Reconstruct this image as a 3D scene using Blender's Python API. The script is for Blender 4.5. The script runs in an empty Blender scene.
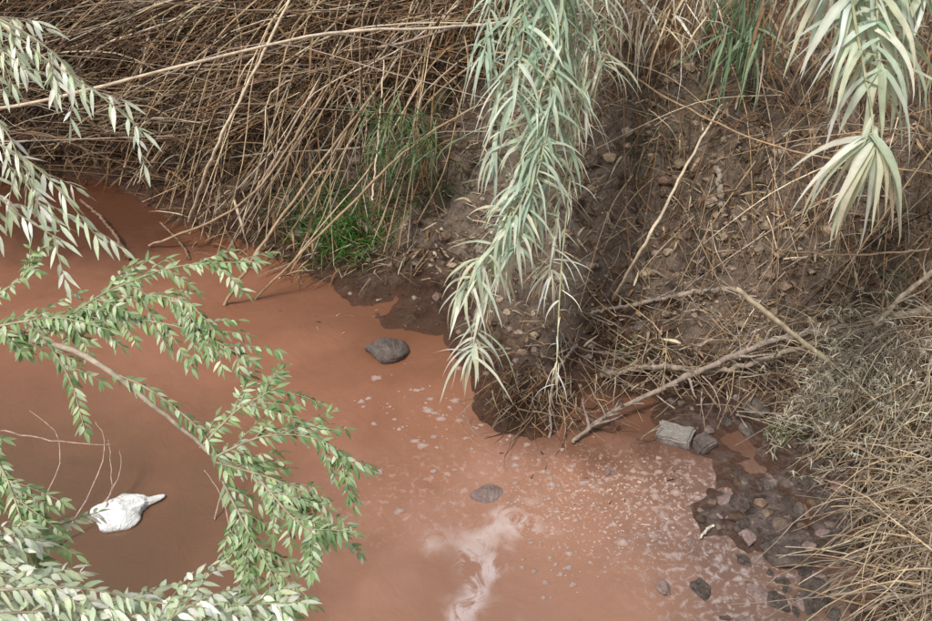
import bpy, math, random, numpy as np, bmesh
from mathutils import Vector, noise
R = random.Random(11)
V = Vector
# ------------------------------------------------------------------ camera
CAM = V((0, 0, 4.0)); PITCH = math.radians(38); HF = math.tan(math.radians(27.5))
cd = bpy.data.cameras.new("camera"); cam = bpy.data.objects.new("camera", cd)
bpy.context.scene.collection.objects.link(cam)
cam.location = CAM; cam.rotation_euler = (math.radians(90) - PITCH, 0, 0)
cd.angle = math.radians(55); cd.clip_end = 2000; cd.clip_start = 0.05
bpy.context.scene.camera = cam
FW = V((0, math.cos(PITCH), -math.sin(PITCH))); UP = V((0, math.sin(PITCH), math.cos(PITCH))); RT = V((1, 0, 0))
def ray(px, py): return FW + RT*((px-466)/466*HF) + UP*((310.5-py)/466*HF)
def D(px, py, t): return CAM + ray(px, py)*t
def W(px, py, z=0.0):
    r = ray(px, py); return CAM + r*((z-CAM.z)/r.z)
# ------------------------------------------------------------------ terrain
far_px = [(-60,176),(40,178),(110,181),(150,205),(200,235),(265,258),(330,298),(375,328),(425,345),(452,372),
          (468,410),(492,436),(530,440),(560,425),(590,392),(650,394),(668,428),(705,448),(750,436),(790,455),(830,490),(860,560),(880,640)]
poly = [(-40,9.5),(-9,7.9)] + [(W(a,b).x, W(a,b).y) for a,b in far_px] + [(3.3,1.6),(20,-5),(20,-9),(3,-0.6),(0,0.9),(-3,1.2),(-9,2.5),(-40,4)]
poly = np.array(poly)
def sdf(x, y):
    x = np.asarray(x, float); y = np.asarray(y, float)
    dmin = np.full(x.shape, 1e9); ins = np.zeros(x.shape, bool)
    n = len(poly)
    for i in range(n):
        ax, ay = poly[i]; bx, by = poly[(i+1) % n]
        ex, ey = bx-ax, by-ay
        t = np.clip(((x-ax)*ex+(y-ay)*ey)/(ex*ex+ey*ey), 0, 1)
        dmin = np.minimum(dmin, np.hypot(x-ax-t*ex, y-ay-t*ey))
        c = ((ay > y) != (by > y)) & (x < ex*(y-ay)/(ey if abs(ey) > 1e-9 else 1e-9)+ax)
        ins ^= c
    return np.where(ins, -dmin, dmin)
def _h(ix, iy):
    s = np.sin(ix*127.1+iy*311.7)*43758.5453
    return s-np.floor(s)
def vn(x, y):
    ix = np.floor(x); iy = np.floor(y); fx = x-ix; fy = y-iy
    fx = fx*fx*(3-2*fx); fy = fy*fy*(3-2*fy)
    return (_h(ix,iy)*(1-fx)+_h(ix+1,iy)*fx)*(1-fy)+(_h(ix,iy+1)*(1-fx)+_h(ix+1,iy+1)*fx)*fy
def fbm(x, y, f, o=4):
    s = 0; a = .5
    for k in range(o):
        s = s+a*(vn(x*f+k*17.3, y*f+k*9.1)-.5)*2; f *= 2.03; a *= .5
    return s
mud = W(800, 545); mud2 = W(600, 425); mud3 = W(735, 595)
def height(x, y):
    w = fbm(x, y, 1.7, 3)*0.16+fbm(x+9, y, 5, 4)*.22
    d = sdf(x, y)+w*.5
    prof = np.interp(d, [-2.5,-.8,-.25,0,.12,.3,.5,1.0,1.25,1.75,2.6,4,8,30,400], [-.8,-.4,-.07,0.0,.02,.07,.15,.36,.55,1.15,1.6,2.2,3.1,3.6,5])
    left = np.interp(x, [-2.5,-.5], [.75,1.0]); prof = np.where(d > 0, prof*left, prof)
    amp = .012+.13*np.clip(d, 0, 1.5)
    z = prof+amp*fbm(x, y, 1.5, 5)*np.where(d > 0, 1, .5)+np.clip(d,0,.6)*.22*fbm(x+5, y, 7, 3)
    r_ = 1-np.abs(fbm(x+2, y*.6+4, 2.6, 4))*2.4
    z = z-np.clip(d-.3,0,.5)*.26*np.clip(r_,0,1)**3
    mm = np.exp(-(((x-mud.x)/1.0)**2+((y-mud.y)/.9)**2)**1.5)
    m3 = np.exp(-(((x-mud3.x)/.7)**2+((y-mud3.y)/.5)**2)**1.5); mm = np.maximum(mm, m3*.95)
    zm = .012+.07*fbm(x+3, y+8, 2.4, 5)+.034*fbm(x, y, 12, 2)
    z = np.where(d < .1, z*(1-mm)+zm*mm, z)
    return z
fx = np.arange(-8, 8.001, .04); fy = np.arange(-.4, 12.001, .04)
ext = np.array([.1,.3,.7,1.5,3,6,12,25,50,100,200,400,900])
xs = np.concatenate([-8-ext[::-1], fx, 8+ext]); ys = np.concatenate([-.4-ext[::-1], fy, 12+ext])
X, Y = np.meshgrid(xs, ys); Z = height(X, Y)
XF, YF = np.meshgrid(fx, fy); ZF = height(XF, YF)
def hz(x, y):
    i = min(max((x+8)/.04, 0), len(fx)-1.001); j = min(max((y+.4)/.04, 0), len(fy)-1.001)
    a = int(i); b = int(j); u = i-a; v = j-b
    return float((ZF[b,a]*(1-u)+ZF[b,a+1]*u)*(1-v)+(ZF[b+1,a]*(1-u)+ZF[b+1,a+1]*u)*v)
def G(px, py, lift=0.0):
    r = ray(px, py); t = 2.0
    while t < 16:
        p = CAM+r*t
        if p.z <= max(hz(p.x, p.y), 0): break
        t += .05
    p.z = max(hz(p.x, p.y), 0)+lift
    return p
def mesh_obj(name, verts, faces, mat, cols=None, smooth=False, parent=None):
    me = bpy.data.meshes.new(name); me.from_pydata(verts, [], faces); me.update()
    if cols is not None:
        at = me.color_attributes.new("Col", 'FLOAT_COLOR', 'POINT')
        a = np.ones((len(verts), 4), np.float32); a[:, :3] = np.array(cols, np.float32)
        at.data.foreach_set("color", a.ravel())
    if smooth: me.polygons.foreach_set("use_smooth", [True]*len(me.polygons))
    me.materials.append(mat)
    ob = bpy.data.objects.new(name, me); bpy.context.scene.collection.objects.link(ob)
    if parent: ob.parent = parent
    return ob
# ------------------------------------------------------------------ materials
class NT:
    def __init__(s, name):
        s.m = bpy.data.materials.new(name); s.m.use_nodes = True; s.t = s.m.node_tree; s.t.nodes.clear()
        s.out = s.n('ShaderNodeOutputMaterial')
    def n(s, ty, **k):
        nd = s.t.nodes.new(ty)
        for a, b in k.items(): setattr(nd, a, b)
        return nd
    def l(s, a, b): s.t.links.new(a, b)
    def noise(s, vec, sc, det=5, rough=.6, dist=0):
        n = s.n('ShaderNodeTexNoise'); n.inputs['Scale'].default_value = sc; n.inputs['Detail'].default_value = det
        n.inputs['Roughness'].default_value = rough; n.inputs['Distortion'].default_value = dist; s.l(vec, n.inputs['Vector']); return n.outputs['Fac']
    def mr(s, v, a, b, c=0, d=1):
        n = s.n('ShaderNodeMapRange'); s.l(v, n.inputs[0])
        for i, q in enumerate((a, b, c, d)): n.inputs[i+1].default_value = q
        return n.outputs[0]
    def mix(s, f, a, b, mode='MIX'):
        n = s.n('ShaderNodeMix', data_type='RGBA', blend_type=mode)
        if hasattr(f, 'links'): s.l(f, n.inputs[0])
        else: n.inputs[0].default_value = f
        for q, i in ((a, 6), (b, 7)):
            if hasattr(q, 'links'): s.l(q, n.inputs[i])
            else: n.inputs[i].default_value = (*q, 1)
        return n.outputs[2]
    def math(s, op, a, b=0.0):
        n = s.n('ShaderNodeMath', operation=op)
        for q, i in ((a, 0), (b, 1)):
            if hasattr(q, 'links'): s.l(q, n.inputs[i])
            else: n.inputs[i].default_value = q
        return n.outputs[0]
    def ell(s, pos, c, sx, sy, rot=0, smooth=True):
        m = s.n('ShaderNodeMapping', vector_type='TEXTURE'); s.l(pos, m.inputs[0])
        m.inputs['Location'].default_value = (c[0], c[1], 0); m.inputs['Scale'].default_value = (sx, sy, 1); m.inputs['Rotation'].default_value = (0, 0, rot)
        v = s.n('ShaderNodeVectorMath', operation='LENGTH'); s.l(m.outputs[0], v.inputs[0])
        n = s.n('ShaderNodeMapRange', interpolation_type='SMOOTHERSTEP'); s.l(v.outputs['Value'], n.inputs[0])
        for i, q in enumerate((.05, 1.0, 1, 0)): n.inputs[i+1].default_value = q
        return n.outputs[0]
def leaf_mat(name, trans=.35, rough=.55, spec=.3, var=.35, nscale=25):
    t = NT(name); a = t.n('ShaderNodeAttribute', attribute_name="Col"); g = t.n('ShaderNodeNewGeometry')
    nz = t.noise(g.outputs['Position'], nscale, 4); f = t.mr(nz, .3, .7, 1-var, 1+var)
    c = t.n('ShaderNodeVectorMath', operation='SCALE'); t.l(a.outputs['Color'], c.inputs[0]); t.l(f, c.inputs['Scale'])
    p = t.n('ShaderNodeBsdfPrincipled'); t.l(c.outputs[0], p.inputs['Base Color']); p.inputs['Roughness'].default_value = rough
    p.inputs['Specular IOR Level'].default_value = spec
    if trans > 0:
        tr = t.n('ShaderNodeBsdfTranslucent'); t.l(c.outputs[0], tr.inputs[0]); m = t.n('ShaderNodeMixShader'); m.inputs[0].default_value = trans
        t.l(p.outputs[0], m.inputs[1]); t.l(tr.outputs[0], m.inputs[2]); t.l(m.outputs[0], t.out.inputs[0])
    else: t.l(p.outputs[0], t.out.inputs[0])
    return t.m
M_green = leaf_mat("reed_leaf", .35, .45, .5, .2, 12)
M_willow = leaf_mat("shrub_leaf", .35, .42, .5, .2, 30)
M_dry = leaf_mat("dry_leaf", .2, .75, .15, .35, 18)
M_cane = leaf_mat("dry_cane", 0, .6, .25, .35, 20)
M_wood = leaf_mat("dead_wood", 0, .85, .1, .45, 30)
# soil
t = NT("bank_soil"); g = t.n('ShaderNodeNewGeometry'); P = g.outputs['Position']
n1 = t.noise(P, 1.6, 8, .65); n2 = t.noise(P, 11, 9, .72, .4); n3 = t.noise(P, 55, 6, .75)
c = t.mix(t.mr(n1, .35, .65), (.145,.098,.070), (.33,.25,.19))
c = t.mix(t.mr(n2, .45, .68), c, (.40,.315,.245)); c = t.mix(t.mr(n2, .47, .34), c, (.05,.032,.022))
c = t.mix(t.mr(n3, .55, .72, 0, .7), c, (.48,.39,.31)); c = t.mix(t.mr(n3, .43, .3, 0, .8), c, (.04,.027,.02))
sp = t.n('ShaderNodeSeparateXYZ'); t.l(P, sp.inputs[0])
zz = t.math('ADD', sp.outputs[2], t.mr(n1, .3, .7, -.08, .08))
wet = t.mr(zz, .05, .26, 1, 0)
c = t.mix(wet, c, t.mix(t.mr(n2, .35, .65), (.055,.030,.020), (.19,.11,.075)))
rgt = t.math('MULTIPLY', t.ell(P, mud, 2.0, 1.8, 0), wet)   # silty grey flats
c = t.mix(t.math('MULTIPLY', rgt, .95), c, t.mix(t.mr(n2, .38, .62), (.065,.045,.038), (.32,.25,.225)))
edge = t.mr(t.math('ADD', sp.outputs[2], t.mr(n2, .3, .7, -.02, .02)), .0, .025, .8, 0)   # water-logged silt
c = t.mix(edge, c, (.17,.085,.055))
p = t.n('ShaderNodeBsdfPrincipled'); t.l(c, p.inputs['Base Color'])
t.l(t.mr(wet, 0, 1, .9, .16), p.inputs['Roughness']); p.inputs['Specular IOR Level'].default_value = .6
b = t.n('ShaderNodeBump'); b.inputs['Strength'].default_value = 1; b.inputs['Distance'].default_value = .08
hh = t.math('ADD', n2, t.math('MULTIPLY', n3, .35)); t.l(hh, b.inputs['Height']); t.l(b.outputs[0], p.inputs['Normal']); t.l(p.outputs[0], t.out.inputs[0])
M_soil = t.m
# water
t = NT("muddy_water"); g = t.n('ShaderNodeNewGeometry'); P = g.outputs['Position']
n1 = t.noise(P, .8, 5, .6, .6); n2 = t.noise(P, 5, 6, .6, 1.5); n3 = t.noise(P, 22, 6, .65, .5); n4 = t.noise(P, 45, 3, .5, .2); n5 = t.noise(P, 2.2, 4, .55, .4)
wv = t.n('ShaderNodeTexNoise'); wv.inputs['Scale'].default_value = 3.0; wv.inputs['Detail'].default_value = 4; t.l(P, wv.inputs['Vector'])
w1 = t.n('ShaderNodeVectorMath', operation='SUBTRACT'); t.l(wv.outputs['Color'], w1.inputs[0]); w1.inputs[1].default_value = (.5,.5,.5)
w2 = t.n('ShaderNodeVectorMath', operation='SCALE'); t.l(w1.outputs[0], w2.inputs[0]); w2.inputs['Scale'].default_value = .75
w3 = t.n('ShaderNodeVectorMath', operation='ADD'); t.l(P, w3.inputs[0]); t.l(w2.outputs[0], w3.inputs[1]); PW = w3.outputs[0]
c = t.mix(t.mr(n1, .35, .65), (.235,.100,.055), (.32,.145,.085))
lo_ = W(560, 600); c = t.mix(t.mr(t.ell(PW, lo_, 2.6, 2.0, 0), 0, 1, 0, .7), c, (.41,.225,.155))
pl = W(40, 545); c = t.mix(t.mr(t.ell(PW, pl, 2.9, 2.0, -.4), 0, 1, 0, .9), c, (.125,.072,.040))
ul = W(90, 200); c = t.mix(t.mr(t.ell(PW, ul, 2.8, 1.7, 0), 0, .8, 0, .9), c, (.07,.028,.016))  # reed reflection and shadow painted into the upper-left water colour
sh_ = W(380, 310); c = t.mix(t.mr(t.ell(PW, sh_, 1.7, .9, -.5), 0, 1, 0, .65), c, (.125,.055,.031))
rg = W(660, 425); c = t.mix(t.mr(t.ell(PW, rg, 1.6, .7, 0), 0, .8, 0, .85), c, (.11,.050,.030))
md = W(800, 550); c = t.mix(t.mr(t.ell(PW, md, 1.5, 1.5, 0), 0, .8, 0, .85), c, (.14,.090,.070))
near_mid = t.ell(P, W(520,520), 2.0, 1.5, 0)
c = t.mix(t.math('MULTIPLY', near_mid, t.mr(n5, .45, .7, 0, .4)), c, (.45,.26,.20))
def foam(c, q, sx, sy, rot, lo, hi, nn, col=(.52,.38,.33), amt=.8, pp=None):
    m = t.ell(pp or P, q, sx, sy, rot); k = t.math('MULTIPLY', m, t.mr(nn, lo, hi)); return t.mix(t.math('MULTIPLY', k, amt), c, col)
c = foam(c, W(470,590), .26, .62, .1, .40, .52, n2, (.66,.54,.52), .9, PW)
c = foam(c, W(508,530), .30, .20, .3, .42, .54, n2, (.62,.49,.46), .85, PW)
c = foam(c, W(478,560), .22, .30, 0, .46, .58, n2, (.62,.49,.46), .8, PW)
c = foam(c, W(465,490), 1.2, .6, .2, .54, .66, n3, amt=.6)
c = foam(c, W(620,505), 1.1, .6, 0, .60, .65, n4, (.66,.55,.50), amt=.85)
c = foam(c, W(640,480), 1.0, .4, 0, .54, .63, n3, amt=.6)
c = foam(c, W(735,560), .9, .9, 0, .50, .63, n3, (.50,.43,.42), .7)
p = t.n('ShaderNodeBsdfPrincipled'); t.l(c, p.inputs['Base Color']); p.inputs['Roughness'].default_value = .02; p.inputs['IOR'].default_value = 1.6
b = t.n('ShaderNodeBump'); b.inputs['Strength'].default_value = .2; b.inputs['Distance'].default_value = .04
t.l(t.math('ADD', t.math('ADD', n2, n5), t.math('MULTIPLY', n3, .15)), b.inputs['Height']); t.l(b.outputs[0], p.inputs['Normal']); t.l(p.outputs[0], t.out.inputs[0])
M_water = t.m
def rock_mat(name, c0, c1, rough=.8, spk=.5):
    t = NT(name); tc = t.n('ShaderNodeTexCoord'); P = tc.outputs['Object']
    a = t.noise(P, 14, 9, .75); bb = t.noise(P, 60, 5, .7)
    c = t.mix(t.mr(a, .35, .65), c0, c1); c = t.mix(t.mr(bb, .6, .7, 0, spk), c, tuple(min(1, q*1.8) for q in c1))
    p = t.n('ShaderNodeBsdfPrincipled'); t.l(c, p.inputs['Base Color']); p.inputs['Roughness'].default_value = rough
    b = t.n('ShaderNodeBump'); b.inputs['Strength'].default_value = 1; b.inputs['Distance'].default_value = .04; t.l(t.math('ADD', a, t.math('MULTIPLY', bb, .3)), b.inputs['Height'])
    t.l(b.outputs[0], p.inputs['Normal']); t.l(p.outputs[0], t.out.inputs[0]); return t.m
M_rock = rock_mat("grey_stone", (.09,.074,.064), (.27,.22,.19))
M_wet = rock_mat("wet_stone", (.06,.045,.039), (.22,.175,.155), .18)
M_pink = rock_mat("silted_stone", (.26,.17,.15), (.50,.38,.35), .4)
M_conc = rock_mat("concrete", (.28,.255,.23), (.46,.42,.38))
t = NT("white_plastic"); p = t.n('ShaderNodeBsdfPrincipled'); tc = t.n('ShaderNodeTexCoord')
t.l(t.mix(t.mr(t.noise(tc.outputs['Object'], 9, 4), .4, .7), (.84,.86,.86), (.70,.70,.68)), p.inputs['Base Color']); p.inputs['Roughness'].default_value = .35
b = t.n('ShaderNodeBump'); b.inputs['Strength'].default_value = .6; b.inputs['Distance'].default_value = .02; t.l(t.noise(tc.outputs['Object'], 22, 3, .5, 2.0), b.inputs['Height']); t.l(b.outputs[0], p.inputs['Normal'])
t.l(p.outputs[0], t.out.inputs[0])
M_plastic = t.m
# ground & water
ny, nx = X.shape
idx = np.arange(nx*ny).reshape(ny, nx)
F = np.stack([idx[:-1,:-1], idx[:-1,1:], idx[1:,1:], idx[1:,:-1]], -1).reshape(-1, 4)
mesh_obj("ground", np.stack([X, Y, Z], -1).reshape(-1, 3).tolist(), F.tolist(), M_soil, smooth=True)
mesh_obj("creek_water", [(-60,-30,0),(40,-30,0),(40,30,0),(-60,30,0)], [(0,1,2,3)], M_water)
# ------------------------------------------------------------------ builders
def rv(s=1.0): return V((R.uniform(-1,1), R.uniform(-1,1), R.uniform(-1,1)))*s
def jit(c, a=.2):
    k = 1+R.uniform(-a, a); return (c[0]*k*(1+R.uniform(-.06,.06)), c[1]*k, c[2]*k*(1+R.uniform(-.08,.08)))
def mul(c, k): return (c[0]*k, c[1]*k, c[2]*k)
def lerp(a, b, t): return tuple(a[i]+(b[i]-a[i])*t for i in range(3))
def spline(pts, n):
    out = []; m = len(pts)-1
    for k in range(n+1):
        s = k/n*m; i = min(int(s), m-1); u = s-i
        p0 = pts[max(i-1,0)]; p1 = pts[i]; p2 = pts[i+1]; p3 = pts[min(i+2,m)]
        out.append(.5*((2*p1)+(p2-p0)*u+(2*p0-5*p1+4*p2-p3)*u*u+(3*p1-p0-3*p2+p3)*u**3))
    return out
class MB:
    def __init__(s): s.v = []; s.f = []; s.c = []
    def tube(s, pts, r0, r1, n=5, c0=(.3,.25,.18), c1=None, knots=0):
        c1 = c1 or c0; m = len(pts); b = len(s.v); pn = None
        for i, p in enumerate(pts):
            d = (pts[min(i+1,m-1)]-pts[max(i-1,0)])
            if d.length < 1e-7: d = V((0,0,1))
            d.normalize()
            if pn is None: pn = d.orthogonal().normalized()
            else:
                pn = pn-d*pn.dot(d); pn = pn.normalized() if pn.length > 1e-6 else d.orthogonal().normalized()
            q = d.cross(pn); tt = i/(m-1); r = r0+(r1-r0)*tt
            if knots: r *= 1+knots*R.uniform(-1,1)
            cc = lerp(c0, c1, tt)
            for k in range(n):
                a = 2*math.pi*k/n; w = p+(pn*math.cos(a)+q*math.sin(a))*r; s.v.append((w.x,w.y,w.z)); s.c.append(cc)
        for i in range(m-1):
            for k in range(n):
                k2 = (k+1) % n; s.f.append((b+i*n+k, b+i*n+k2, b+(i+1)*n+k2, b+(i+1)*n+k))
    def strap(s, p, d, L, w, droop, c0, c1, segs=5, fold=.25, prof='reed', nrm=None, wav=0.0):
        d = d.normalized(); p = p.copy(); b = len(s.v)
        nrm = nrm or (V((0,0,1))+rv(.5))
        side = d.cross(nrm)
        if side.length < 1e-4: side = d.orthogonal()
        side.normalize(); tw = R.uniform(-1,1)*.9
        for i in range(segs+1):
            tt = i/segs
            if prof == 'reed': ww = w*(min(1, .45+tt*3))*(1-tt**1.8)+w*.02
            else: ww = w*max(.06, math.sin(math.pi*min(1, tt**.8*.96+.04)))
            side = side-d*side.dot(d); side.normalize(); up = side.cross(d)
            si = side*math.cos(tw*tt)+up*math.sin(tw*tt); un = si.cross(d)
            cc = lerp(c0, c1, tt)
            for k in (-1, 0, 1):
                q = p+si*(ww*.5*k)+un*(fold*ww*(.5 if k else -.0)); s.v.append((q.x,q.y,q.z))
                s.c.append(cc if k else tuple(x*1.12 for x in cc))
            d = d+V((0,0,-droop/segs))+rv(wav); d.normalize(); p = p+d*(L/segs)
        for i in range(segs):
            o = b+i*3; s.f.append((o,o+1,o+4,o+3)); s.f.append((o+1,o+2,o+5,o+4))
    def straw(s, p, d, L, w, droop, c, segs=3, wav=.15):
        d = d.normalized(); p = p.copy(); b = len(s.v); side = d.cross(rv()+V((0,0,.5)))
        if side.length < 1e-4: side = d.orthogonal()
        side.normalize()
        for i in range(segs+1):
            ww = w*(1-.7*i/segs)*.5
            a = p+side*ww; e = p-side*ww; s.v += [(a.x,a.y,a.z),(e.x,e.y,e.z)]; s.c += [c, c]
            d = d+V((0,0,-droop/segs))+rv(wav); d.normalize(); p = p+d*(L/segs)
        for i in range(segs): o = b+i*2; s.f.append((o,o+1,o+3,o+2))
    def make(s, name, mat, smooth=True, parent=None): return mesh_obj(name, s.v, s.f, mat, s.c, smooth, parent)
def empty(name, loc=(0,0,0)):
    e = bpy.data.objects.new(name, None); bpy.context.scene.collection.objects.link(e); return e
TAN = (.40,.285,.175); PALE = (.63,.51,.365); BRN = (.175,.108,.063); DK = (.05,.030,.018); GREY = (.35,.285,.22); RUST = (.27,.155,.083)
def drycol(k=1.0):
    r = R.random()
    return mul(jit(TAN if r < .22 else RUST if r < .44 else BRN if r < .72 else PALE if r < .80 else GREY if r < .86 else DK, .28), k)
# ------------------------------------------------------------------ dry reed thicket (upper left)
th = empty("dry_reed_thicket"); mc = MB(); ml = MB()
def shade(px): return float(np.interp(px, [-100,120,300], [.58,.68,.92]))  # thicket shade put into cane and leaf colours, deeper to the left
def cane(a, b, sag, r=.009, col=None, leaves=0, k=1.0):
    mid = (a+b)/2+V((0,0,sag))+rv(.18); q1 = (a+mid)/2+V((0,0,sag*.25))+rv(.10); q2 = (b+mid)/2+rv(.07); pts = spline([a,q1,mid,q2,b], 12)
    col = col or drycol(k); mc.tube(pts, r, r*.5, 5, col, jit(col,.2))
    for j in range(leaves):
        i = R.randrange(2, 12); p = pts[i]; dd = (pts[min(i+1,12)]-pts[i-1]).normalized()
        ml.strap(p, dd*.5+rv(.7), R.uniform(.2,.45), R.uniform(.012,.025), R.uniform(.6,2), drycol(k), drycol(k), 4, wav=.15)
LX = [-200,0,100,180,200,300,450]; LY = [188,192,190,215,255,288,260]
for k in range(330):
    px = R.uniform(60, 500); py = R.uniform(-110, 90)
    ex = px-R.uniform(-40, 260); ey = py+R.uniform(60, 230)
    lim = np.interp(ex, LX, LY)-60*R.random()**.6
    a = G(px, py, R.uniform(.05,.7)); b = G(ex, min(ey, lim), R.uniform(.02,.3))
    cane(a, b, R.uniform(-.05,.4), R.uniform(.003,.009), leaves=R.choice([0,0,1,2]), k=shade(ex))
for k in range(600):
    px = R.uniform(-260, 230); py = R.uniform(10, 190); L = R.uniform(100, 430)
    a = G(px, py, R.uniform(.02,.6)); b = G(px+L, max(-120, py-L*R.uniform(-.12,.6)), R.uniform(.05,.7))
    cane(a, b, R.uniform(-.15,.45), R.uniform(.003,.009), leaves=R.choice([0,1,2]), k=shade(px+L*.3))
for k in range(190):   # any direction
    px = R.uniform(-100, 440); py = R.uniform(0, 170); a_ = R.uniform(0,6.28); L = R.uniform(50,160)
    a = G(px, py, R.uniform(.02,.4)); b = G(px+L*math.cos(a_), min(np.interp(px,LX,LY), max(-100,py+L*math.sin(a_))), R.uniform(.02,.4))
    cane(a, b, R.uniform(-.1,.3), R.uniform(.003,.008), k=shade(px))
for k in range(50):   # sun-bleached stout canes on top of the heap
    px = R.uniform(-150, 420); py = R.uniform(0, 170); L = R.uniform(120,320); a_ = R.choice([R.uniform(-.9,-.1), R.uniform(-1.9,-1.0), R.uniform(-.3,.2)])
    a = G(px, py, R.uniform(.3,.6)); b = G(px+L*math.cos(a_), max(-100,py+L*math.sin(a_)), R.uniform(.3,.8))
    cane(a, b, R.uniform(-.05,.3), R.uniform(.008,.014), jit(R.choice([PALE,TAN,GREY]),.2))
for k in range(60):   # steep ones reaching the water
    px = R.uniform(200, 480); py = R.uniform(-40, 140); ex = px-R.uniform(40,190)
    lim = np.interp(ex, LX, LY)
    cane(G(px,py,R.uniform(.2,.7)), G(ex, lim+R.uniform(-50,8), R.uniform(0,.1)), R.uniform(0,.3), R.uniform(.005,.010), jit(R.choice([TAN,PALE,TAN,GREY]),.2), 1)
for k in range(9500):
    px = R.uniform(-320, 520); py = R.uniform(-150, np.interp(px, [-300,100,160,300,380,520],[188,188,195,190,130,60]))
    p = G(px, py, R.uniform(0,.5)**1.6)
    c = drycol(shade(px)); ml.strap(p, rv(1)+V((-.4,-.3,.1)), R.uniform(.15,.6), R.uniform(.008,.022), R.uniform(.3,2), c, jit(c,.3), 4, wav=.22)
for k in range(1600):
    px = R.uniform(150, 440); py = R.uniform(130, 285)
    if py > np.interp(px, LX, LY): continue
    p = G(px, py, R.uniform(0,.06)); c = drycol(.8); ml.strap(p, rv(1)+V((-.3,-.4,-.2)), R.uniform(.1,.35), R.uniform(.006,.016), R.uniform(.2,1), c, jit(c,.3), 4, wav=.2)
mc.make("canes", M_cane, parent=th); ml.make("dry_leaves", M_dry, parent=th)
# signature long canes
def long_cane(name, pts, r0, r1, col, wob=.006):
    m = MB(); q = spline(pts, 30); q = [x+rv(wob) for x in q]; m.tube(q, r0, r1, 6, col, jit(col,.1), knots=.08); return m.make(name, M_cane)
long_cane("fallen_cane", [D(-60,118,5.6),D(60,97,5.7),D(200,62,5.8),D(330,33,6.0),D(480,25,6.3),G(600,40,.3)], .012,.010,PALE)
long_cane("fallen_cane", [D(295,-10,6.6),D(255,70,6.5),D(215,150,6.6),G(190,228,.05)], .011,.013,PALE)
long_cane("fallen_cane", [G(225,305),D(262,245,6.3),D(330,150,6.6),D(390,70,6.9),D(420,10,7.3)], .013,.008,TAN)
long_cane("fallen_cane", [G(612,304,.02),D(650,235,5.6),D(690,160,6.0),D(722,105,6.4)], .012,.008,PALE)
long_cane("fallen_cane", [G(255,300),D(340,215,6.3),D(420,140,6.5),D(500,95,6.7)], .009,.008,TAN)
long_cane("fallen_cane", [D(372,200,6.3),D(378,140,6.5),D(384,60,6.8)], .007,.006,PALE)
long_cane("fallen_cane", [G(150,250,.02),D(240,205,6.9),D(300,130,7),D(345,60,7.3)], .01,.008,TAN)
long_cane("fallen_cane", [G(600,80,.2),D(680,105,6.3),D(790,150,5.9),D(940,175,5.6)], .007,.006,TAN)
sa = D(735,288,4.85); sb = G(868,402,.04)
long_cane("fallen_cane", [sa, sa.lerp(sb,.35), sa.lerp(sb,.7), sb], .015,.017,(.60,.50,.35), .003)
long_cane("fallen_cane", [G(770,262,.05),D(850,255,5.2),D(930,250,5.2)], .007,.006,TAN)
# more stalks lying against the right-hand bank
m = MB()
for k in range(180):
    px = R.uniform(590, 960); py = R.uniform(-40, 260); a_ = R.gauss(2.0,.8); L = R.uniform(40,200)
    a = G(px, py, R.uniform(.02,.3)); b = G(px+L*math.cos(a_), min(330, max(-100, py+L*math.sin(a_))), R.uniform(.0,.12)); md_ = (a+b)/2+V((0,0,R.uniform(-.02,.15)))+rv(.08)
    c = drycol(1.15); m.tube(spline([a,md_,b],8), R.uniform(.002,.008), .002, 4, c, jit(c,.2))
m.make("fallen_stalks", M_cane)
# ------------------------------------------------------------------ standing reeds on the bank top (behind)
rs = empty("reed_stand"); m1 = MB(); m2 = MB()
for k in range(240):
    x = R.uniform(-8, 6); y0 = np.interp(x, [-8,-3,0,6],[9.6,9.2,7.9,7.2])+abs(R.gauss(0,1.2))
    z0 = hz(x, y0); H = R.uniform(2.2, 4.2); ln = V((R.uniform(-.5,.5), R.uniform(-.7,.3), 0))
    pts = spline([V((x,y0,z0-.05)), V((x,y0,z0+H*.5))+ln*.3, V((x,y0,z0+H))+ln*1.4], 8)
    g_ = R.random() < .5; m1.tube(pts, .012, .004, 5, jit(TAN if not g_ else (.2,.22,.1)))
    for j in range(13):
        p = pts[R.randrange(2,9)]; a = R.uniform(0,6.28)
        c = jit((.10,.17,.08),.25) if g_ else drycol()
        m2.strap(p, V((math.cos(a),math.sin(a),.7)), R.uniform(.35,.6), .03, R.uniform(1.2,2.6), c, jit(c,.2), 5)
m1.make("culms", M_cane, parent=rs); m2.make("leaves", M_green, parent=rs)
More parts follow.
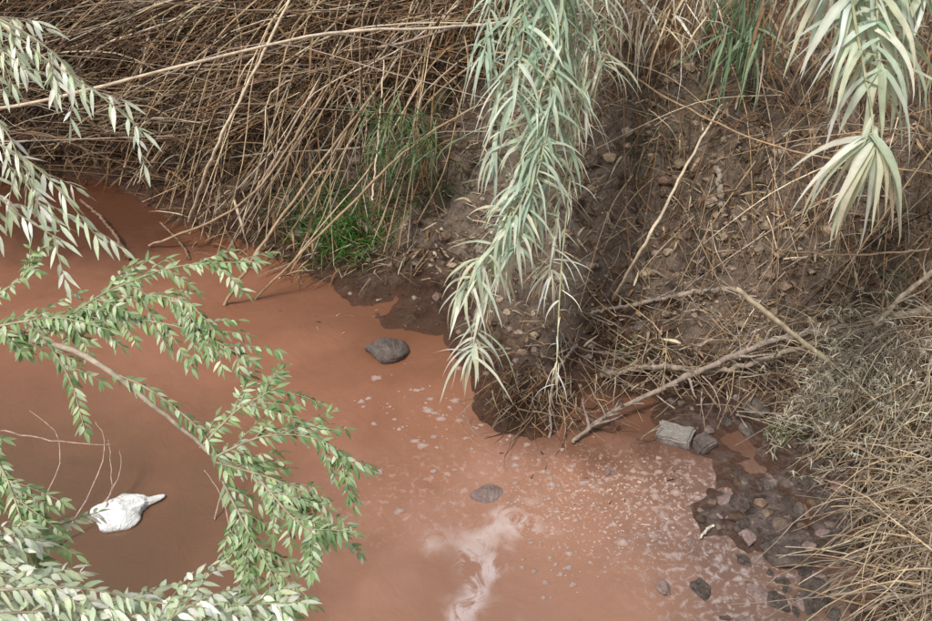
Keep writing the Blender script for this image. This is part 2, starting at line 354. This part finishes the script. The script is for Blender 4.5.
# ------------------------------------------------------------------ hanging green reeds
GRN = (.24,.40,.27); GRN2 = (.50,.63,.51); YEL = (.72,.69,.50); WHT = (.84,.83,.72)
def reed_plant(name, stems, root, peak):
    e = empty(name); ms = MB(); mlf = MB()
    for (pts, sp, L0, L1, wd, dry0, dry1, burst) in stems:
        top = pts[0]; off = rv(.15); off.z = 0
        full = [root+off, peak+off*1.5, (peak+top)/2+V((0,-.3,.45))]+pts
        n = 90; sps = spline(full, n); r0 = .011
        ms.tube(sps, r0, .003, 6, (.30,.32,.18), (.46,.46,.30))
        i0 = int(n*2.2/(len(full)-1)); acc = 0; az = R.uniform(0,6.28)
        def leaf(p, tg, dry, ds=1.0):
            o = V((math.cos(az), math.sin(az)*.8, R.uniform(-.1,.7)))
            c0 = jit(lerp(GRN, GRN2, R.random()), .2)
            tip = jit(YEL if R.random() < .5 else WHT, .15)
            q = max(0, min(1, dry+R.uniform(-.4,.3)))
            c0 = lerp(c0, tip, q); c1 = lerp(c0, tip, min(1, q+R.uniform(.1,.6)))
            mlf.strap(p+rv(.01), o*R.uniform(.6,1.5)+tg*.6, R.uniform(L0, L1), R.uniform(.5,1.15)*wd, R.uniform(.9,2.8)*ds, c0, c1, 8, fold=.3, wav=.11)
        for i in range(i0, n):
            acc += (sps[i+1]-sps[i]).length; tt = (i-i0)/(n-i0)
            while acc > sp:
                acc -= sp; az += math.pi+R.uniform(-.9,.9)
                leaf(sps[i].lerp(sps[i+1], R.random()), (sps[i+1]-sps[i]).normalized(), dry0+(dry1-dry0)*tt)
        for j in range(burst):
            az += 2.4; leaf(sps[n-R.randrange(0,7)], (sps[n]-sps[n-1]).normalized()*1.4, dry1, 1.2)
    ms.make("culms", M_cane, parent=e); mlf.make("leaves", M_green, parent=e)
def DP(l, t): return [D(a, b, t) for (a, b) in l]
C1 = [
 (DP([(530,-60),(512,40),(500,110),(496,160)],5.0), .022,.22,.42,.026,.0,.2,6),
 (DP([(548,-60),(540,40),(530,120),(512,200),(492,270),(478,325),(472,358)],4.95), .021,.2,.38,.028,.0,.7,12),
 (DP([(575,-60),(570,30),(560,120),(545,190),(535,225)],5.05), .022,.2,.40,.024,.05,.3,4),
 (DP([(590,-60),(592,10),(590,60),(585,105)],5.15), .022,.22,.42,.026,.1,.4,4),
 (DP([(505,-60),(490,10),(484,60)],5.1), .022,.25,.42,.026,.0,.1,5),
 (DP([(530,-60),(524,30),(514,100)],4.8), .022,.25,.42,.026,.0,.3,5),
 (DP([(565,-60),(558,60),(536,140),(508,220),(484,265),(462,292)],4.9), .024,.2,.36,.026,.0,.6,9),
 (DP([(565,-60),(560,60),(530,180),(500,235),(476,262)],4.85), .027,.2,.34,.026,.0,.5,9),
 (DP([(550,-60),(552,60),(545,140),(530,200),(515,250)],4.85), .024,.2,.36,.026,.0,.3,8),
 (DP([(560,-60),(576,80),(570,180),(562,260),(558,330),(556,385)],5.1), .05,.12,.28,.012,.5,1.2,4),
 (DP([(570,-60),(580,100),(560,200),(552,250),(550,275)],5.1), .035,.15,.32,.014,.5,1.1,14),
 (DP([(600,-60),(606,20),(604,70)],5.3), .03,.25,.42,.020,.5,.9,5),
]
reed_plant("giant_reed", C1, V((.9,8.2,hz(.9,8.2))), V((.8,7.2,3.8)))
C2 = [
 (DP([(845,-80),(850,-30),(862,25)],3.35), .017,.28,.42,.034,.0,.4,8),
 (DP([(892,-80),(890,-30),(890,10),(892,45)],3.4), .019,.28,.42,.034,.0,.5,8),
 (DP([(790,-100),(815,-60),(840,-15)],3.5), .018,.32,.46,.030,.0,.4,8),
 (DP([(955,-100),(940,-60),(922,0)],3.5), .018,.30,.46,.034,.1,.5,8),
 (DP([(870,-90),(875,-30),(878,30),(880,70)],3.3), .026,.28,.42,.036,.2,.6,8),
 (DP([(848,-75),(852,0),(866,80),(872,115),(873,146)],3.3), .11,.30,.46,.040,.25,.7,24),
]
reed_plant("giant_reed", C2, V((3.4,6.6,hz(3.4,6.6))), V((2.9,5.4,3.7)))
# dry + green clumps hanging at the top edge
def clump(name, area, n, cols, mat, L=(.3,.6), w=.02, t=(5.8,6.6), dirv=V((0,-.2,-.6)), sp=.6):
    m = MB()
    for k in range(n):
        p = D(R.uniform(area[0],area[2]), R.uniform(area[1],area[3]), R.uniform(*t)); 
        p.z = max(p.z, hz(p.x,p.y)+.05)
        c = jit(R.choice(cols),.2); m.strap(p, dirv+rv(sp), R.uniform(*L), w*R.uniform(.6,1.2), R.uniform(.6,2.0), c, jit(c,.2), 5, wav=.16)
    return m.make(name, mat)
clump("dry_reed_clump", (595,-70,725,35), 420, [PALE,TAN,PALE,RUST,WHT], M_dry, (.25,.55), .017, (6.0,6.8), sp=.8)
clump("dry_reed_clump", (440,-70,640,20), 350, [TAN,BRN,RUST,PALE], M_dry, (.25,.5), .018, (6.6,7.3), sp=.9)
clump("reed_foliage", (725,-60,765,50), 110, [(.18,.29,.16),(.30,.40,.25)], M_green, (.35,.6), .022, (5.8,6.3))
clump("dry_reed_clump", (760,-70,960,60), 380, [TAN,BRN,RUST,GREY], M_dry, (.2,.5), .016, (5.4,6.2), sp=.9)
clump("reed_foliage", (370,110,440,160), 170, [(.09,.16,.06),(.17,.24,.1)], M_green, (.2,.45), .012, (6.4,6.8), V((-.3,-.2,.2)), sp=.9)
# ------------------------------------------------------------------ green grass tufts
def tuft(name, px, py, n, spread, L, cols, w=.008, up=.9, mat=None):
    m = MB(); c = G(px, py)
    for k in range(n):
        x = c.x+R.gauss(0,spread); y = c.y+R.gauss(0,spread*.8); p = V((x,y,max(0,hz(x,y))-.01))
        cc = jit(R.choice(cols),.25); m.strap(p, V((R.uniform(-.7,.7),R.uniform(-.7,.5),up)), R.uniform(*L), w, R.uniform(.8,2.2), cc, jit(cc,.2), 4)
    return m.make(name, mat or M_green)
GG = [(.08,.20,.035),(.13,.28,.06),(.06,.13,.03)]
tuft("grass_tuft", 348, 242, 480, .14, (.12,.36), GG, .010)
tuft("grass_tuft", 325, 208, 300, .2, (.12,.42), [(.15,.23,.08),(.10,.17,.06)], .010)
tuft("grass_tuft", 400, 190, 200, .2, (.1,.35), [(.16,.23,.09),(.11,.17,.06)], .010)
tuft("grass_tuft", 655, 140, 120, .12, (.05,.13), [(.14,.19,.10),(.2,.24,.14)], .012)
tuft("grass_tuft", 640, 350, 90, .10, (.05,.10), [(.16,.2,.1),(.25,.28,.16)], .012)
tuft("grass_tuft", 792, 432, 110, .06, (.05,.12), [(.12,.24,.05),(.16,.25,.07)], .012)
tuft("grass_tuft", 455, 195, 120, .10, (.08,.2), [(.14,.18,.09),(.18,.2,.12)], .01)
tuft("grass_tuft", 880, 315, 160, .2, (.08,.25), [(.16,.19,.1),(.24,.24,.15)], .01)
# ------------------------------------------------------------------ litter on the bank
m = MB()
for k in range(12000):
    px = R.uniform(260, 980); py = R.uniform(-40, 455)
    p = G(px, py, R.uniform(.0,.03))
    if p.z < .09: continue
    dn = noise.noise(p*1.3)
    if dn < -.1 and R.random() < .5: continue
    c = jit(R.choice([TAN,PALE,PALE,RUST,BRN,GREY,DK]),.3); m.straw(p, V((R.uniform(-1,1),R.uniform(-1,.6),R.uniform(-.5,.5))), R.uniform(.03,.24), R.uniform(.003,.011), R.uniform(0,.5), c)
for k in range(900):
    px = R.uniform(560, 980); py = R.uniform(-40, 330); p = G(px, py, R.uniform(.02,.2))
    m.straw(p, V((R.uniform(-.9,.7),-.6,R.uniform(-.9,.2))), R.uniform(.2,.7), R.uniform(.003,.008), R.uniform(.2,.9), drycol(1.1), 5, .14)
for k in range(1300):  # broad dead leaves
    px = R.uniform(300, 980); py = R.uniform(0, 400); p = G(px, py, R.uniform(.0,.04))
    if p.z < .10: continue
    c = jit(R.choice([PALE,TAN,RUST,GREY]),.25); m.strap(p, rv(1), R.uniform(.06,.2), R.uniform(.012,.026), .5, c, jit(c,.2), 4, wav=.3)
m.make("plant_litter", M_dry)
m = MB()
def stone_into(m, p, r, col):
    b = len(m.v); 
    ps = [V((0,0,1)),V((1,0,0)),V((0,1,0)),V((-1,0,0)),V((0,-1,0)),V((0,0,-1))]
    for q in [V((s*.62,t_*.62,u*.55)) for s in (-1,1) for t_ in (-1,1) for u in (-1,1)]: ps.append(q)
    bm = bmesh.new(); 
    for q in ps: bm.verts.new((q+rv(.25)))
    bmesh.ops.convex_hull(bm, input=bm.verts); bm.verts.ensure_lookup_table(); bm.verts.index_update()
    a = R.uniform(0,6.28); sx = R.uniform(.8,1.4)
    for v in bm.verts:
        x = v.co.x*sx; y = v.co.y; q = p+V((x*math.cos(a)-y*math.sin(a), x*math.sin(a)+y*math.cos(a), v.co.z*.7))*r; m.v.append(tuple(q)); m.c.append(col)
    for f in bm.faces: m.f.append(tuple(b+v.index for v in f.verts))
    bm.free()
for k in range(2100):
    px = R.uniform(300, 900); py = R.uniform(60, 620); p = G(px, py)
    if p.z < .010: continue
    low = p.z < .12
    stone_into(m, p, min(.05,.006+R.expovariate(90)), jit(R.choice([(.10,.068,.05),(.17,.12,.095),(.24,.19,.165)] if low else [(.28,.21,.15),(.35,.28,.21),(.15,.10,.07)]),.3))
m.make("soil_clods", M_wood, smooth=False)
# ------------------------------------------------------------------ rocks
def rock(name, px, py, sx, sy, sz, mat, rot=0, sink=.3, seed=0, cuts=9, rough=1.0):
    bm = bmesh.new(); bmesh.ops.create_icosphere(bm, subdivisions=4, radius=1); rr = random.Random(seed)
    pl = [(V((rr.uniform(-1,1),rr.uniform(-1,1),rr.uniform(-.4,1))).normalized(), rr.uniform(.5,.8)) for _ in range(cuts)]
    for v in bm.verts:
        for n_, k in pl:
            dd = v.co.dot(n_)
            if dd > k: v.co -= n_*(dd-k)*.97
        v.co += v.co.normalized()*(noise.noise(v.co*1.6+V((seed,0,0)))*.10+noise.noise(v.co*5+V((0,seed,0)))*.045+noise.noise(v.co*12)*.02)*rough
        v.co.x *= sx; v.co.y *= sy; v.co.z *= sz
    me = bpy.data.meshes.new(name); bm.to_mesh(me); bm.free(); me.materials.append(mat)
    me.polygons.foreach_set("use_smooth", [True]*len(me.polygons))
    ob = bpy.data.objects.new(name, me); bpy.context.scene.collection.objects.link(ob)
    p = G(px, py); ob.location = (p.x, p.y, p.z+sz*(1-sink)*.5); ob.rotation_euler = (0, 0, rot); return ob
rock("grey_rock", 385, 356, .175, .13, .12, M_rock, .15, .5, 14)
rock("wet_rock", 488, 494, .11, .08, .04, M_pink, .3, .9, 5)
for i,(px,py,s,mm) in enumerate([(757,414,.11,M_rock),(746,432,.07,M_rock),(725,425,.05,M_wet),(608,475,.045,M_pink),(786,560,.14,M_wet),(835,545,.13,M_wet),(850,565,.08,M_rock),
      (700,590,.08,M_wet),(663,592,.07,M_pink),(815,590,.12,M_wet),(740,528,.06,M_wet),(808,606,.10,M_wet),(760,490,.05,M_wet),(845,590,.05,M_rock),(775,600,.06,M_wet),
      (870,540,.08,M_wet),(720,500,.04,M_wet),(690,545,.04,M_pink),(852,528,.05,M_rock),(590,345,.05,M_rock),(640,330,.06,M_rock),(560,345,.05,M_rock),(700,270,.06,M_rock)]):
    rock("wet_rock" if mm is M_wet else "small_rock", px, py, s*.9, s*R.uniform(.6,.9), s*R.uniform(.4,.6), mm, R.uniform(0,3), .7, 20+i)
for i in range(60):
    px = R.triangular(690,880,830); py = R.uniform(470,625); s = R.uniform(.02,.075)
    rock("wet_rock", px, py, s, s*R.uniform(.6,.9), s*R.uniform(.3,.6), R.choice([M_wet,M_wet,M_rock,M_pink]), R.uniform(0,3), .9, 80+i)
def block(name, px, py, l, w, h, rot, tilt, mat):
    bm = bmesh.new(); bmesh.ops.create_cube(bm, size=1)
    for v in bm.verts: v.co.x *= l; v.co.y *= w; v.co.z *= h
    bmesh.ops.bevel(bm, geom=bm.edges[:], offset=.012, segments=2, affect='EDGES')
    bmesh.ops.subdivide_edges(bm, edges=bm.edges[:], cuts=6, use_grid_fill=True)
    for v in bm.verts: v.co += V((noise.noise(v.co*14), noise.noise(v.co*14+V((5,0,0))), noise.noise(v.co*14+V((0,5,0)))))*.018
    me = bpy.data.meshes.new(name); bm.to_mesh(me); bm.free(); me.materials.append(mat)
    ob = bpy.data.objects.new(name, me); bpy.context.scene.collection.objects.link(ob)
    p = G(px, py); ob.location = (p.x, p.y, p.z+h*.28); ob.rotation_euler = (tilt, -.08, rot); return ob
block("concrete_block", 674, 442, .22, .13, .10, -.45, .15, M_conc)
block("concrete_block", 703, 449, .13, .11, .07, .5, -.1, M_rock)
# ------------------------------------------------------------------ dead branches
def branch(name, pts, r0, r1, col=(.31,.25,.20), twigs=6, tl=.3):
    m = MB(); sp_ = spline(pts, 44); sp_ = [q+rv(r0*.6) for q in sp_]; m.tube(sp_, r0, r1, 8, col, jit(col,.15), knots=.16)
    for k in range(twigs):
        i = R.randrange(4, 43); p = sp_[i]; d = (sp_[i+1]-sp_[i-1]).normalized()+rv(.8)+V((0,0,.2)); L = R.uniform(.3,1)*tl
        q = [p]
        for s_ in range(5): d = (d.normalized()+rv(.3)); q.append(q[-1]+d*L/6)
        m.tube(q, r1*.5, r1*.15, 4, jit(col,.2))
    return m.make(name, M_wood)
branch("dead_branch", [G(572,445,.02),G(610,425,.10),G(680,402,.16),G(760,372,.2),G(840,358,.22),G(960,340,.25)], .012,.026, twigs=20)
branch("dead_branch", [G(600,383,.05),G(650,381,.10),G(720,385,.12),G(800,366,.15),G(860,362,.2)], .02,.016, twigs=12)
branch("dead_branch", [G(590,322,.05),G(640,312,.06),G(690,300,.06),G(735,298,.05)], .012,.02, twigs=8)
branch("dead_branch", [G(715,180,.05),G(718,205,.06),G(722,228,.04)], .022,.02, (.3,.25,.2), 2, .1)
branch("dead_branch", [G(780,425,.05),G(830,395,.2),G(880,350,.35),G(950,300,.4)], .010,.016, (.4,.34,.26), 12)
branch("dead_branch", [G(550,440,.0),G(552,400,.15),G(575,360,.1)], .008,.01, twigs=8)
branch("driftwood_stick", [W(80,200,.03),W(105,222,.1),W(130,258,.02)], .011,.014, (.20,.13,.085), 2, .15)
branch("driftwood_stick", [W(160,222,.1),W(182,245,.05),W(190,260,.0)], .008,.010, (.22,.15,.10), 2, .15)
branch("driftwood_stick", [G(699,541,.02),G(706,535,.022),G(712,530,.02)], .008,.006, (.6,.53,.47), 0)
m = MB()
for k in range(150):
    p = G(R.gauss(545,32), R.uniform(375,435), R.uniform(.02,.22)); c = jit(R.choice([BRN,GREY,RUST,DK,TAN]),.25)
    q = [p]; d = V((R.uniform(-.7,.7), R.uniform(-.6,.1), R.uniform(-.9,-.1)))
    L = R.uniform(.15,.5)
    for s_ in range(5): d = d.normalized()+rv(.3); nx_ = q[-1]+d*L/5; nx_.z = max(nx_.z,.004); q.append(nx_)
    m.tube(q, R.uniform(.002,.005), .001, 4, c)
m.make("root_tangle", M_wood)
m = MB()
for k in range(460):
    p = G(R.uniform(590,930), R.gauss(372,30), R.uniform(0,.15)); c = jit(R.choice([BRN,GREY,TAN,GREY]),.3)
    q = [p]; d = rv(1); d.z *= .4; L = R.uniform(.15,.6)
    for s_ in range(5): d = d.normalized()+rv(.25); q.append(q[-1]+d*L/5)
    m.tube(q, R.uniform(.002,.006), .001, 4, c)
m.make("twig_litter", M_wood)
# ------------------------------------------------------------------ dry brush lower right
m = MB()
STR = [(.58,.50,.36),(.46,.385,.28),(.33,.255,.175),(.68,.61,.47),BRN,TAN]
for k in range(4300):
    px = R.uniform(805, 1040); lo = np.interp(px, [800,850,880,1040],[440,480,640,700]); py = R.uniform(330, lo)
    if px < 870 and R.random() < .35: continue
    if py < 400 and R.random() < (400-py)/80: continue
    p = G(px, py, R.uniform(0,.30)); 
    c = jit(R.choice(STR),.25)
    m.straw(p, V((R.uniform(-1.1,.7),R.uniform(-.9,.5),R.uniform(-.5,.8))), R.uniform(.1,.5), R.uniform(.003,.009), R.uniform(.2,1.8), c, 5, .28)
for k in range(300):
    p = G(R.uniform(850,1020), R.uniform(360,640), R.uniform(.1,.4)); d = V((R.uniform(-.9,-.1),R.uniform(-.7,.3),R.uniform(-.2,.4))); q = [p]; L = R.uniform(.3,.9)
    for s_ in range(7): d = d.normalized()+rv(.22)+V((0,0,-.14)); q.append(q[-1]+d*L/7)
    m.tube(q, R.uniform(.003,.007), .0015, 4, jit(R.choice([TAN,PALE,GREY,PALE]),.2))
m.make("dry_grass_brush", M_dry)
m = MB()
c0 = G(865,400,.4)
for k in range(330):
    d = V((R.uniform(-.9,.35), R.uniform(-.8,.1), R.uniform(-.5,.3))); q = [c0+rv(.15)]; L = R.uniform(.3,.8)
    for s_ in range(8): d = d.normalized()+rv(.25)+V((0,0,-.24)); q.append(q[-1]+d*L/8); q[-1].z = max(q[-1].z, .03)
    m.tube(q, .003, .001, 3, jit(GREY,.2))
    for s_ in range(30):
        i = R.randrange(3,9); m.straw(q[i], rv(1)+V((0,0,-.3)), R.uniform(.02,.07), R.uniform(.003,.008), .6, jit((.62,.59,.46),.2), 2, .3)
m.make("dead_shrub", M_dry)
# ------------------------------------------------------------------ debris + foam bubbles on the water
m = MB()
for k in range(40):
    px, py = (R.uniform(470,680), R.uniform(450,510)) if R.random() < .6 else (R.uniform(280,430), R.uniform(290,350))
    p = G(px, py); p.z += .006; m.straw(p, V((R.uniform(-1,1),R.uniform(-1,1),0)), R.uniform(.01,.05), R.uniform(.004,.012), 0, jit(R.choice([BRN,DK,TAN,PALE]),.3), 3, .05)
m.make("floating_debris", M_dry)
m = MB()
for k in range(420):
    cx, cy = R.choice([(640,490),(600,520),(520,480),(690,500),(410,400),(560,560),(600,480),(440,430)]); px = R.gauss(cx,38); py = R.gauss(cy,17)
    p = W(px, py, .004); r = min(.03, .003+R.expovariate(170)); b = len(m.v); n = 10; a0 = R.uniform(0,6)
    if hz(p.x,p.y) > -.005: continue
    m.v.append((p.x,p.y,p.z+r*.25)); m.c.append((.64,.51,.46))
    for j in range(n):
        rr = r*R.uniform(.6,1.3); a = a0+6.2832*j/n; m.v.append((p.x+rr*math.cos(a)*1.3, p.y+rr*math.sin(a), .002)); m.c.append((.46,.30,.24))
    for j in range(n): m.f.append((b, b+1+j, b+1+(j+1)%n))
m.make("foam_bubbles", M_willow)
# ------------------------------------------------------------------ plastic bag (flattened, creased, with a knotted corner)
def bag():
    bm = bmesh.new(); bmesh.ops.create_icosphere(bm, subdivisions=5, radius=1)
    for v in bm.verts:
        c = v.co.copy(); an = math.atan2(c.y, c.x)
        out = 1+.10*math.sin(an*3+.6)+.07*math.sin(an*5+2)+noise.noise(V((math.cos(an)*2,math.sin(an)*2,3)))*.18
        crease = 1-abs(noise.noise(V((c.x*1.4+3, c.y*3.2, 1))))*1.6
        v.co = V((c.x*.155*out, c.y*.115*out, c.z*(.035+.030*crease)))
        if c.x > .82: v.co.x += (c.x-.82)*.40; v.co.y *= .5; v.co.z *= .6
    me = bpy.data.meshes.new("plastic_bag"); bm.to_mesh(me); bm.free(); me.materials.append(M_plastic)
    me.polygons.foreach_set("use_smooth", [True]*len(me.polygons))
    ob = bpy.data.objects.new("plastic_bag", me); bpy.context.scene.collection.objects.link(ob); p = W(122,514); ob.location = (p.x,p.y,.018); ob.rotation_euler = (.05,0,.5)
bag()
m = MB()
for l in ([(20,535,.0),(50,490,.25),(60,440,.4),(30,410,.5)],[(60,545,0),(85,500,.2),(105,450,.35),(95,420,.4)],[(90,520,0),(118,480,.12),(120,450,.2)],[(100,520,0),(112,485,.15),(108,440,.3)],[(0,430,.4),(50,440,.35),(110,445,.35)],[(215,520,0),(225,480,.15),(240,440,.25)],[(235,560,0),(222,500,.2),(205,470,.3)]):
    q = spline([W(a,b,z) for a,b,z in l], 12); q = [x+rv(.006) for x in q]; m.tube(q, .005, .002, 5, (.50,.36,.30))
m.make("bare_twigs", M_wood)
# ------------------------------------------------------------------ leafy shrub in the left foreground
sh = empty("leafy_shrub"); mb = MB(); mf = MB()
LG = [(.33,.46,.22),(.43,.56,.31),(.20,.32,.13),(.57,.66,.44)]
LW = [(.70,.77,.60),(.58,.68,.47),(.84,.87,.77)]  # pale leaves, with backlight and blown-out brightness put into the colour
BARK = (.40,.33,.25)
def leaves_on(q, L, w, cols, sp, dn=.3, start=.0):
    acc = 0; s_ = 1; tot = len(q)-1
    for i in range(tot):
        seg = (q[i+1]-q[i]); acc += seg.length
        if i/tot < start: acc = 0; continue
        tg = seg.normalized() if seg.length > 1e-6 else V((1,0,0))
        while acc > sp:
            acc -= sp; s_ = -s_; sd = tg.cross(V((0,0,1))+rv(.5)); 
            if sd.length < .1: sd = V((1,0,0))
            sd.normalize(); cc = jit(R.choice(cols),.18)
            mf.strap(q[i]+seg*R.random(), tg*.65+sd*s_*.85+rv(.2)+V((0,0,-dn)), L*R.uniform(.55,1.15), w*R.uniform(.75,1.15), R.uniform(-.1,.9), cc, jit(cc,.12), 4, fold=.22, prof='leaf', nrm=V((0,-.3,1))+rv(.5))
    mf.strap(q[-1], (q[-1]-q[-2]), L, w, .3, cols[0], cols[0], 4, prof='leaf')
def twig(l, t, L=.040, w=.0115, cols=LG, sp=.0068, sub=1.05, dn=.3, r=.0035, start=0):
    n = len(l); pts = [D(a, b, t[0]+(t[1]-t[0])*i/(n-1)) for i,(a,b) in enumerate(l)]
    q = spline(pts, 26); mb.tube(q, r, r*.35, 5, BARK, (.34,.34,.2)); leaves_on(q, L, w, cols, sp, dn, start)
    for i in range(2, 25):
        if R.random() < sub*.62:
            tg = (q[i+1]-q[i]).normalized(); sd = tg.cross(V((0,-.4,1))).normalized()*R.choice((-1,1)); d = tg*.8+sd*.6+rv(.15); ll = R.uniform(.05,.14); p = [q[i]]
            for k in range(6): d = d.normalized()+V((0,0,-.07)); p.append(p[-1]+d*ll/6)
            mb.tube(p, r*.4, r*.2, 4, BARK); leaves_on(p, L*.85, w*.9, cols, sp*.95, dn)
trunk = V((-2.9,1.0,hz(-2.9,1.0)))
def limb(pts, r0, r1): q = spline(pts, 24); mb.tube([x+rv(.003) for x in q], r0, r1, 8, (.30,.25,.19), BARK, knots=.05)
hub = D(-160,340,2.5); hub2 = D(-140,0,2.6); hub3 = D(-150,600,1.9)
limb([trunk, V((-2.5,1.3,1.4)), hub], .03, .016); limb([trunk, V((-2.7,1.6,2.0)), V((-2.4,2.2,3.0)), hub2], .025, .01); limb([trunk, V((-2.0,1.0,1.5)), hub3], .02, .009)
limb([hub, D(-60,330,2.4), D(0,337,2.35), D(60,346,2.25), D(110,372,2.2), D(165,415,2.2), D(215,457,2.2)], .011, .005)
T = (2.3,2.25)
twig([(40,340),(75,312),(115,288),(180,266),(256,262)], T, start=.1)
twig([(0,338),(70,322),(120,318),(190,330),(250,360)], T)
twig([(60,345),(120,300),(180,300),(215,330)], T, sub=.6)
twig([(-20,330),(20,322),(60,318),(110,330)], T, sub=.6)
twig([(110,372),(150,390),(200,430),(228,475)], (2.2,2.2), sub=.25)
twig([(200,448),(235,412),(258,398),(276,388)], (2.2,2.25), sub=.7)
twig([(215,457),(265,436),(320,440),(360,470)], (2.2,2.25), sub=.7)
twig([(215,462),(270,478),(312,498),(332,540)], (2.2,2.25), sub=.8)
twig([(222,480),(245,525),(270,570),(292,615)], (2.2,2.1))
twig([(232,505),(250,560),(240,625)], (2.2,2.1))
twig([(260,480),(295,520),(315,535)], (2.2,2.1), sub=.7)
twig([(-60,330),(-10,300),(25,275),(30,262)], (2.4,2.3), sub=.3)
twig([(50,346),(70,380),(85,430)], (2.25,2.2), sub=.2)
twig([(-60,400),(-10,450),(15,500),(30,560)], (2.1,1.9))
twig([(-60,560),(0,550),(60,525),(98,512)], (1.9,2.1), sub=.25, cols=LG+LW)
BC = LW+LW+LG[3:]
for l in ([(-100,600),(0,590),(80,588),(180,605),(300,602)],[(-100,620),(30,612),(120,610),(220,640)],[(-80,570),(0,575),(50,590),(110,640)],[(-80,650),(60,640),(160,625),(270,622)],[(-60,520),(-10,545),(20,590),(30,650)],[(60,670),(120,650),(200,600),(232,590)]):
    twig(l, (1.75,1.95), .050, .014, BC, .009, .8)
for l in ([(-60,0),(0,25),(50,62),(100,95),(143,132)],[(-60,-10),(20,30),(60,60),(80,95)],[(-60,120),(0,145),(45,175),(98,238)],[(-50,90),(5,130),(30,190),(60,225)],[(-60,160),(-10,190),(20,215),(60,240)],[(-60,20),(0,50),(25,70)]):
    twig(l, (2.3,2.3), .070, .013, LW, .018, .35, dn=.75)
mb.make("branches", M_wood, parent=sh); mf.make("leaves", M_willow, parent=sh)
# ------------------------------------------------------------------ light
w = bpy.data.worlds.new("World"); bpy.context.scene.world = w; w.use_nodes = True; nt = w.node_tree
bg = nt.nodes["Background"]; sky = nt.nodes.new('ShaderNodeTexSky'); sky.sky_type = 'NISHITA'; sky.sun_disc = False
EL = math.radians(62); AZ = math.radians(225)
sky.sun_elevation = EL; sky.sun_rotation = AZ; sky.dust_density = 3; sky.air_density = 1.0
hs = nt.nodes.new('ShaderNodeHueSaturation'); hs.inputs['Saturation'].default_value = .3
nt.links.new(sky.outputs[0], hs.inputs['Color']); nt.links.new(hs.outputs[0], bg.inputs[0]); bg.inputs[1].default_value = .125
sl = bpy.data.lights.new("sun", 'SUN'); sl.energy = 2.9; sl.angle = math.radians(12); sl.color = (1,.95,.87)
so = bpy.data.objects.new("sun", sl); bpy.context.scene.collection.objects.link(so)
sd = V((math.sin(AZ)*math.cos(EL), math.cos(AZ)*math.cos(EL), math.sin(EL))); so.rotation_euler = sd.to_track_quat('Z','Y').to_euler()
bpy.context.scene.view_settings.view_transform = 'Standard'; bpy.context.scene.view_settings.look = 'None'; bpy.context.scene.view_settings.exposure = 0
